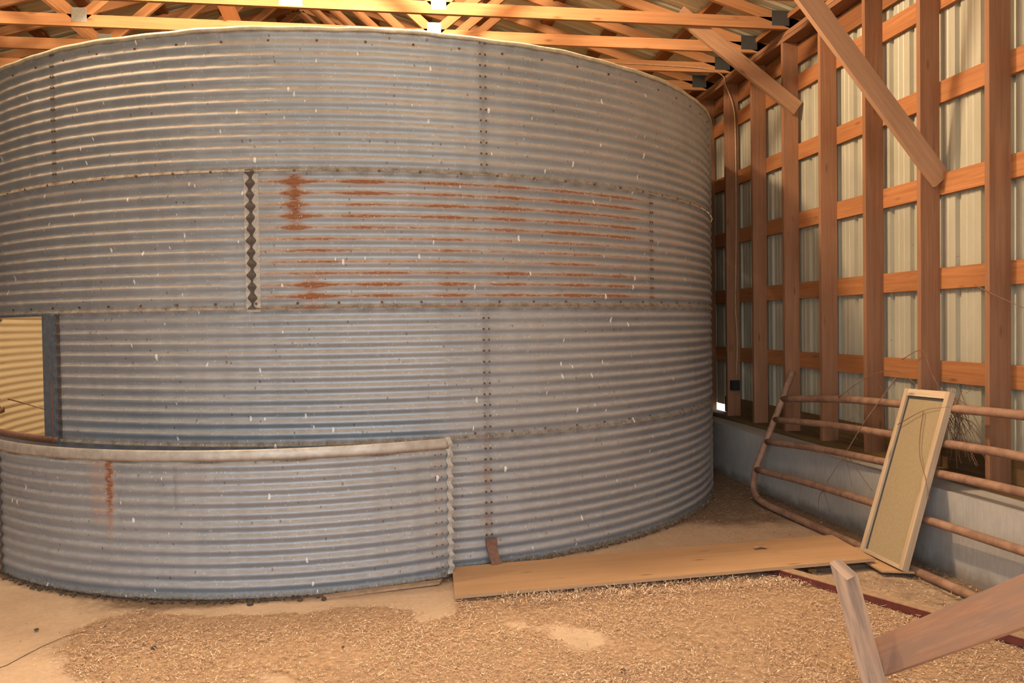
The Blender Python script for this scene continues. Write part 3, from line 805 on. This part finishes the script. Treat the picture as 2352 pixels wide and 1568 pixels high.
# ---------------------------------------------------------------- straw
def chips(n, region, dens, lmin, lmax, wmin, wmax, zlo, zhi, tilt, tone=(0, 1)):
    (xa, xb), (ya, yb) = region
    P = np.zeros((0, 2))
    while len(P) < n:
        c = np.stack([RNG.uniform(xa, xb, n*2), RNG.uniform(ya, yb, n*2)], -1)
        w = dens(c[:, 0], c[:, 1]); c = c[RNG.random(len(c)) < w]; P = np.concatenate([P, c])
    P = P[:n]
    L = RNG.uniform(lmin, lmax, n)*RNG.uniform(.4, 1, n); W = RNG.uniform(wmin, wmax, n)
    a = RNG.uniform(0, 2*PI, n); ti = RNG.normal(0, tilt, n); bend = RNG.normal(0, .15, n)
    d = np.stack([np.cos(a)*np.cos(ti), np.sin(a)*np.cos(ti), np.sin(ti)], -1)
    s = np.stack([-np.sin(a), np.cos(a), RNG.normal(0, .25, n)], -1)
    c = np.stack([P[:, 0], P[:, 1], RNG.uniform(zlo, zhi, n)+np.abs(np.sin(ti))*L/2], -1)
    up_ = np.array([0, 0, 1.0])
    mid = c+up_*(bend*L)[:, None]*.5
    h = (L/2)[:, None]; w = (W/2)[:, None]
    V = np.stack([c-d*h-s*w*.6, c-d*h+s*w*.6, mid-s*w, mid+s*w, c+d*h-s*w*.4, c+d*h+s*w*.4], 1).reshape(-1, 3)
    V[:, 2] = np.maximum(V[:, 2], .0005)
    b = np.arange(n)*6; Fq = np.concatenate([np.stack([b, b+1, b+3, b+2], -1), np.stack([b+2, b+3, b+5, b+4], -1)])
    T = np.repeat(np.clip(RNG.normal((tone[0]+tone[1])/2, (tone[1]-tone[0])/3.2, n), 0, 1), 6)
    return V, Fq, T
def nz2(x, y):
    return np.clip(vnoise(x, y, 4.1)*.9+vnoise(x, y, 13)*.6-.25, 0, 1)
def sdens(x, y): return straw_mask(x, y)*(.10+.90*nz2(x, y))
parts = [chips(75000, ((-1.9, 3.3), (2.6, 4.7)), sdens, .006, .019, .0018, .0050, .0, .008, .2, (.15, .95)),
         chips(3500, ((-1.9, 3.3), (2.6, 4.7)), sdens, .025, .065, .0014, .0032, .002, .012, .16, (.5, 1.1)),
         chips(2500, ((-2.4, 3.2), (3.0, 5.4)), lambda x, y: .06+.9*dirt_mask(x, y), .005, .022, .0015, .004, 0, .004, .15, (.0, .8)),
         chips(2600, ((1.9, 3.26), (5.0, 7.4)), lambda x, y: .2+.5*dirt_mask(x, y), .01, .05, .0015, .005, 0, .006, .2, (.0, .8)),
         chips(2600, ((2.3, 3.26), (2.9, 4.75)), lambda x, y: .15+.6*dirt_mask(x, y), .008, .035, .0015, .005, 0, .006, .2, (.1, .9)),
         chips(3500, ((.6, 2.5), (4.25, 4.50)), lambda x, y: .9*straw_mask(x, y)+.02, .012, .035, .002, .005, .002, .022, .5, (.3, 1.1))]
V = []; Fs = []; T = []; b0 = 0
for v, f, t in parts: V.append(v); Fs.append(f+b0); T.append(t); b0 += len(v)
o = mk('loose_straw', np.concatenate(V), np.concatenate(Fs), M['straw'], None, None, False, origin=(0, 0, 0), attrs={'tone': np.concatenate(T)})
tag(o, 'layer of loose golden straw and chaff scattered over the shed floor', 'straw', kind='stuff')
def clodmesh(m, x, y, z, r, sq=.6):
    n, k = 7, 4; b = len(m.V)
    for i in range(k+1):
        ph = PI*i/k
        for j in range(n):
            t = 2*PI*j/n; rr = r*random.uniform(.75, 1.15)
            m.V.append((x+rr*math.sin(ph)*math.cos(t), y+rr*math.sin(ph)*math.sin(t), max(.0, z+r*sq*math.cos(ph)*random.uniform(.8, 1.1))))
    for i in range(k):
        for j in range(n):
            j2 = (j+1) % n; m.F.append((b+i*n+j, b+(i+1)*n+j, b+(i+1)*n+j2, b+i*n+j2)); m.U += [(0, 0)]*4
m = MB()
for _ in range(520):
    if random.random() < .6:
        t = random.uniform(-49, 22); r_ = PR+random.uniform(.005, .07)**1; a = math.radians(t); x, y = PX+r_*math.sin(a), PY-r_*math.cos(a); rr = random.uniform(.004, .012)
        if not (-40 < t < 2) and random.random() < .5: continue
    else:
        t = random.uniform(16, 62); r_ = BR+random.uniform(.01, .05); a = math.radians(t); x, y = BX+r_*math.sin(a), BY-r_*math.cos(a); rr = random.uniform(.003, .009)
    clodmesh(m, x, y, rr*.4, rr)
o = m.build('dirt_crumbs', M['mud'], origin=(0, 0, 0)); tag(o, 'dark crumbs of dirt gathered along the foot of the corrugated steel', 'dirt', kind='stuff')
# individual clods seen on the floor
for (x, y, r, lab) in ((-.765, 4.56, .022, 'dark brown clod right at the foot of the curved panel, largest of the clods there'), (-.50, 4.57, .016, 'dark brown clod at the foot of the curved panel, right of the largest clod'),
                       (-.37, 4.555, .018, 'dark clod at the foot of the curved panel beside the end of the base board'), (.99, 3.36, .013, 'small black pebble on the straw near the bottom centre of the photo'),
                       (-1.12, 4.02, .014, 'dark oblong clod on the straw at lower left beside the bare slab'), (-.23, 3.86, .009, 'tiny dark pebble on the straw left of the photo centre'),
                       (-1.78, 4.38, .012, 'flat dark crumb lying on the bare slab at the left edge')):
    m = MB(); clodmesh(m, x, y, r*.45, r); tag(m.build('dirt_clod', M['mud']), lab, 'clod', 'dark clods on the floor')

# ---------------------------------------------------------------- boards on the floor
def slab(name, quad, z, th, mat):
    m = MB(); q = [Vector((x, y, z)) for x, y in quad]; qt = [p+Vector((0, 0, th)) for p in q]
    L = (q[1]-q[0]).length; W = (q[3]-q[0]).length
    m.quad(qt, [(0, 0), (L, 0), (L, W), (0, W)]); m.quad(q[::-1], [(0, 0), (L, 0), (L, W), (0, W)])
    for i in range(4):
        j = (i+1) % 4; l = (q[j]-q[i]).length
        m.quad([q[i], q[j], qt[j], qt[i]], [(0, 0), (l, 0), (l, th), (0, th)])
    return m.build(name, mat)
bd = empty('plywood_board', (1.6, 4.75, 0), 'long flat tan plywood board lying on the floor in front of the bin', 'board')
q = [Vector((.345, 4.40, .010)), Vector((2.90, 4.46, .048)), Vector((2.95, 5.02, .045)), Vector((.375, 4.925, .010))]
m = MB(); qt = [p+Vector((0, 0, .019)) for p in q]
m.quad(qt, [(0, 0), (2.6, 0), (2.6, .53), (0, .53)]); m.quad(q[::-1], [(0, 0), (2.6, 0), (2.6, .53), (0, .53)])
for i in range(4):
    j = (i+1) % 4; l = (q[j]-q[i]).length; m.quad([q[i], q[j], qt[j], qt[i]], [(0, 0), (l, 0), (l, .019), (0, .019)])
m.build('sheet', M['plywood'], bd)
for x0 in (1.5, 2.5):
    mm = MB(); mm.beam((x0, 4.47, .012), (x0+.02, 4.9, .012), .05, .022); mm.build('batten', M['sill'], bd)
tag(slab('base_board', [(-.36, 4.565), (.28, 4.70), (.30, 4.755), (-.38, 4.61)], 0, .014, M['dust']), 'short dirty base board lying along the foot of the curved panel', 'board')
tag(slab('thin_plank', [(2.86, 4.33), (3.03, 4.27), (3.04, 4.80), (2.90, 4.84)], .022, .012, M['plywood']), 'thin pale plank end sticking out under the leaning framed panel', 'plank')
m = MB()
lf = [(2.30, 4.80, .068), (2.335, 4.815, .074), (2.37, 4.80, .069), (2.385, 4.83, .075), (2.355, 4.85, .068), (2.33, 4.84, .076), (2.295, 4.835, .068)]
m.V = lf+[(2.34, 4.825, .064)]; m.F = [(i, (i+1) % 7, 7) for i in range(7)]; m.U = [(0, 0)]*21
o = m.build('dry_leaf', M['leaf']); o.modifiers.new('t', 'SOLIDIFY').thickness = .001; tag(o, 'small curled dry leaf lying on the plywood board', 'leaf')

# red steel channel
ch = empty('red_steel_channel', (2.6, 4.0, 0), 'dusty red steel channel half buried in straw beneath the plank rail', 'steel channel')
A = Vector((2.25, 4.60, .034)); B = Vector((3.0, 3.02, .050))
d = (B-A).normalized(); sd = Vector((d.y, -d.x, 0))
mm = MB(); mm.beam(A, B, .070, .008); mm.build('flange', M['dust'], ch)
mm = MB(); mm.beam(A+sd*.033+Vector((0, 0, -.020)), B+sd*.033+Vector((0, 0, -.020)), .006, .038); mm.build('web', M['redsteel'], ch)
mm = MB(); mm.beam(A-sd*.033+Vector((0, 0, -.020)), B-sd*.033+Vector((0, 0, -.020)), .006, .038); mm.build('web', M['redsteel'], ch)

# ---------------------------------------------------------------- pipe gate leaning on the wall
gt = empty('pipe_gate', (3.1, 5.0, 0), 'rusty brown tubular pipe gate leaning against the right wall', 'gate')
def gx_(z, y): return 3.005+.385*z+(5.76-y)*.03*max(0, 1-z)
RP = .027
def gp(y, z): return (gx_(z, y), y, z)
E0 = 6.42
endbar = [gp(2.62, .028), gp(3.0, .028)]+[gp(y, .028) for y in (4.0, 5.0, 5.8)]+[gp(6.12, .032)]+[gp(6.28, .06), gp(6.37, .12), gp(6.42, .20), gp(6.44, .30), gp(6.43, .6), gp(6.42, .86), gp(6.42, 1.08)]
m = MB(); m.tube(spline(endbar, 5), RP, 12); m.build('outer_pipe', M['pipe'], gt, True)
m = MB(); m.tube([gp(2.62, .03), gp(2.62, .99)], RP, 12); m.build('end_pipe', M['pipe'], gt, True)
for za, zb, r_ in ((.845, .985, .027), (.672, .775, .026), (.485, .60, .026), (.25, .325, .026)):
    pts = [gp(6.42, za)]
    for y in (5.6, 4.94, 4.42, 3.87, 2.62):
        f = (6.42-y)/(6.42-3.87); z = za+(zb-za)*(min(f, 1.3)**.6 if f > 0 else 0)
        pts.append(gp(y, z))
    m = MB(); m.tube(spline(pts, 5), r_, 12); m.build('rail', M['pipe'], gt, True)

# ---------------------------------------------------------------- leaning framed panel
fp = empty('framed_panel', (2.96, 4.48, .04), 'narrow pale wood framed panel with dusty tan pane leaning on the pipe gate', 'framed panel')
BL, BRt = Vector((2.962, 4.70, .045)), Vector((2.955, 4.262, .045)); TL, TR = Vector((3.372, 4.83, 1.055)), Vector((3.36, 4.385, 1.068))
def lerp(a, b, t): return a+(b-a)*t
def pt(u, v): return lerp(lerp(BL, BRt, u), lerp(TL, TR, u), v)
nrm = (BRt-BL).cross(TL-BL).normalized()
if nrm.x > 0: nrm = -nrm
def slabq(name, uvq, t0, t1, mat):
    P = [pt(u, v)+nrm*t0 for u, v in uvq]; Q = [pt(u, v)+nrm*t1 for u, v in uvq]
    m = MB(); m.hexa(P, Q)
    m2 = MB()
    for i in range(4):
        j = (i+1) % 4; l = (P[j]-P[i]).length; m2.quad([P[i], P[j], Q[j], Q[i]], [(0, 0), (l, 0), (l, .03), (0, .03)])
    L = max((P[1]-P[0]).length, (P[2]-P[1]).length)
    horiz = (P[1]-P[0]).length > (P[2]-P[1]).length; W = min((P[1]-P[0]).length, (P[2]-P[1]).length)
    uvs = [(0, 0), (L, 0), (L, W), (0, W)] if horiz else [(0, 0), (0, W), (L, W), (L, 0)]
    m2.quad(Q, uvs); m2.quad(P[::-1], uvs)
    return m2.build(name, mat, fp)
fw, fh = .085, .042
slabq('frame_stile', [(0, 0), (fw, 0), (fw, 1), (0, 1)], -.03, .010, M['frame'])
slabq('frame_stile', [(1-fw, 0), (1, 0), (1, 1), (1-fw, 1)], -.03, .010, M['frame'])
slabq('frame_rail', [(fw, 1-fh), (1-fw, 1-fh), (1-fw, 1), (fw, 1)], -.03, .008, M['frame'])
slabq('frame_rail', [(fw, 0), (1-fw, 0), (1-fw, .022), (fw, .022)], -.03, .006, M['frame'])
slabq('metal_bead', [(fw, 1-fh-.012), (1-fw, 1-fh-.012), (1-fw, 1-fh), (fw, 1-fh)], -.012, -.002, M['darkplate'])
slabq('metal_bead', [(fw, .022), (fw+.025, .022), (fw+.025, 1-fh-.012), (fw, 1-fh-.012)], -.012, -.003, M['darkplate'])
slabq('pane', [(fw+.025, .022), (1-fw, .022), (1-fw, 1-fh-.012), (fw+.025, 1-fh-.012)], -.018, -.008, M['screen'])

# ---------------------------------------------------------------- broken frame in the foreground
ff = empty('broken_wood_frame', (1.95, 2.8, 0), 'weathered broken wooden frame of post and plank rail in the bottom right foreground', 'wooden frame')
def ray(px, py, dep):
    v = right*((px-1176)/F_PX)+up*(-(py-784)/F_PX)+FWD
    return Vector((0, 0, CH))+v*(dep/v.y)
T4 = [(1.741, 2.98, .543), (1.785, 2.93, .485), (1.853, 2.965, .493), (1.800, 3.01, .550)]
T4 = [Vector(p) for p in T4]
B4 = [Vector((1.853, 2.91, 0)), Vector((1.888, 2.865, 0)), Vector((1.955, 2.90, 0)), Vector((1.920, 2.945, 0))]
m = MB(); m.hexa(T4, B4); m.build('post', M['grey_wood'], ff)
PA = Vector((1.955, 2.985, .138)); PBv = Vector((1.955, 1.75, .935))
d = (PBv-PA).normalized()
m = MB(); m.beam(PA, PBv, .038, .140); m.build('rail', M['rail_wood'], ff)
m = MB(); m.beam((2.0, 1.80, 0), (2.0, 1.80, 1.02), .089, .038, up=(0, 1, 0)); m.build('post', M['grey_wood'], ff)

# ---------------------------------------------------------------- dry twigs
def onx_(px, py, x):
    v = right*((px-1176)/F_PX)+up*(-(py-784)/F_PX)+FWD
    return Vector((0, 0, CH))+v*(x/v.x)
TW = [([(2236, 653), (2290, 680), (2352, 707), (2420, 740)], 3.485, .003, 'long thin dry twig crossing the rightmost stud high above the gate'),
 ([(1926, 913), (1991, 866), (2052, 851), (2083, 864), (2112, 895)], 3.40, .0035, 'dry twig arching left over the top of the gate towards the framed panel'),
 ([(2072, 825), (2117, 804), (2137, 849), (2157, 892)], 3.44, .003, 'dry twig bent into a peak just above the framed panel'),
 ([(2059, 866), (2021, 920), (1984, 971), (1943, 1039), (1899, 1107)], 3.25, .0045, 'thickest dry twig slanting down across the gate rails, left of the framed panel'),
 ([(1943, 1039), (1970, 1080), (2004, 1127)], 3.22, .003, 'short dry twig slanting down right below the third gate rail'),
 ([(1941, 1050), (1950, 1080), (1957, 1116)], 3.22, .0025, 'short nearly upright dry twig hanging over the concrete curb'),
 ([(1890, 1124), (1880, 1150), (1884, 1200)], 3.14, .003, 'thin dry twig reaching the ground behind the lowest gate rail, left of its twin'),
 ([(1888, 1122), (1898, 1145), (1906, 1176)], 3.14, .0025, 'thin dry twig below the lowest gate rail, right of its twin'),
 ([(2062, 975), (2100, 953), (2130, 940), (2181, 934)], 3.27, .0025, 'dry twig lying across the upper part of the framed panel pane'),
 ([(2121, 945), (2113, 1000), (2113, 1049), (2127, 1104), (2134, 1151)], 3.20, .003, 'dry twig hanging down along the right stile of the framed panel')]
for pts, x, r, lab in TW:
    P = [onx_(a, b, x if x > 3.21 or 1 else x) for a, b in pts]
    if 'pane' in lab or 'stile' in lab:   # keep just in front of the pane
        Q = []
        for a, b in pts:
            v = right*((a-1176)/F_PX)+up*(-(b-784)/F_PX)+FWD; o_ = Vector((0, 0, CH)); t = (BL-o_+nrm*.018).dot(nrm)/v.dot(nrm); Q.append(o_+v*t)
        P = Q
    m = MB(); m.tube(spline(P, 5), r, 6, r*.45)
    tag(m.build('dry_twig', M['twig'], smooth=True), lab, 'twig', 'dry twigs around the gate')
m = MB(); rr = random.Random(3)
for _ in range(34):
    a = onx_(rr.uniform(2150, 2215), rr.uniform(885, 960), 3.47); b = onx_(rr.uniform(2175, 2275), rr.uniform(990, 1075), rr.uniform(3.42, 3.48))
    c = (a+b)/2+Vector((0, rr.uniform(-.05, .05), rr.uniform(0, .06))); m.tube(spline([a, c, b], 4), .0022, 5, .0012)
for _ in range(26):
    a = onx_(rr.uniform(1930, 2250), rr.uniform(880, 1040), 3.46); b = a+Vector((0, rr.uniform(-.22, .22), rr.uniform(-.2, .14)))
    c = (a+b)/2+Vector((0, rr.uniform(-.03, .03), rr.uniform(-.04, .04))); m.tube(spline([a, c, b], 4), .0014, 5, .0008)
o = m.build('dry_brambles', M['twig'], origin=(3.45, 4.7, .55)); tag(o, 'tangle of fine dry brambles between the wall studs and the gate', 'brambles', kind='stuff')

# ---------------------------------------------------------------- light
w = bpy.data.worlds.new('sky'); SC.world = w; w.use_nodes = True; nt = w.node_tree
bg = nt.nodes['Background']
bg.inputs[0].default_value = (.86, .93, 1.0, 1); bg.inputs[1].default_value = 2.7
sun = bpy.data.lights.new('sun', 'SUN'); sun.energy = 3.0; sun.angle = math.radians(.6); sun.color = (1, .86, .66)
so = bpy.data.objects.new('sun', sun); COL.objects.link(so); so.rotation_euler = Vector((.35, -.5, -.8)).to_track_quat('-Z', 'Y').to_euler()
for lx, ly, lz, le in ((-1.85, 5.08, 4.55, 180), (.30, 5.2, 4.66, 400), (.6, 2.0, 4.9, 60)):  # last one is an added fill for the floor, no lamp hangs there
    lamp = bpy.data.lights.new('shed_and_fill_lamp', 'POINT'); lamp.energy = le; lamp.color = (1, .76, .50) if ly > 4 else (1, .88, .74); lamp.shadow_soft_size = .12
    lo = bpy.data.objects.new('shed_and_fill_lamp', lamp); COL.objects.link(lo); lo.location = (lx, ly, lz)

vs = SC.view_settings; SC.display_settings.display_device = 'sRGB'
vs.view_transform = 'Standard'; vs.look = 'None'; vs.exposure = .6; vs.gamma = 1; vs.use_curve_mapping = False
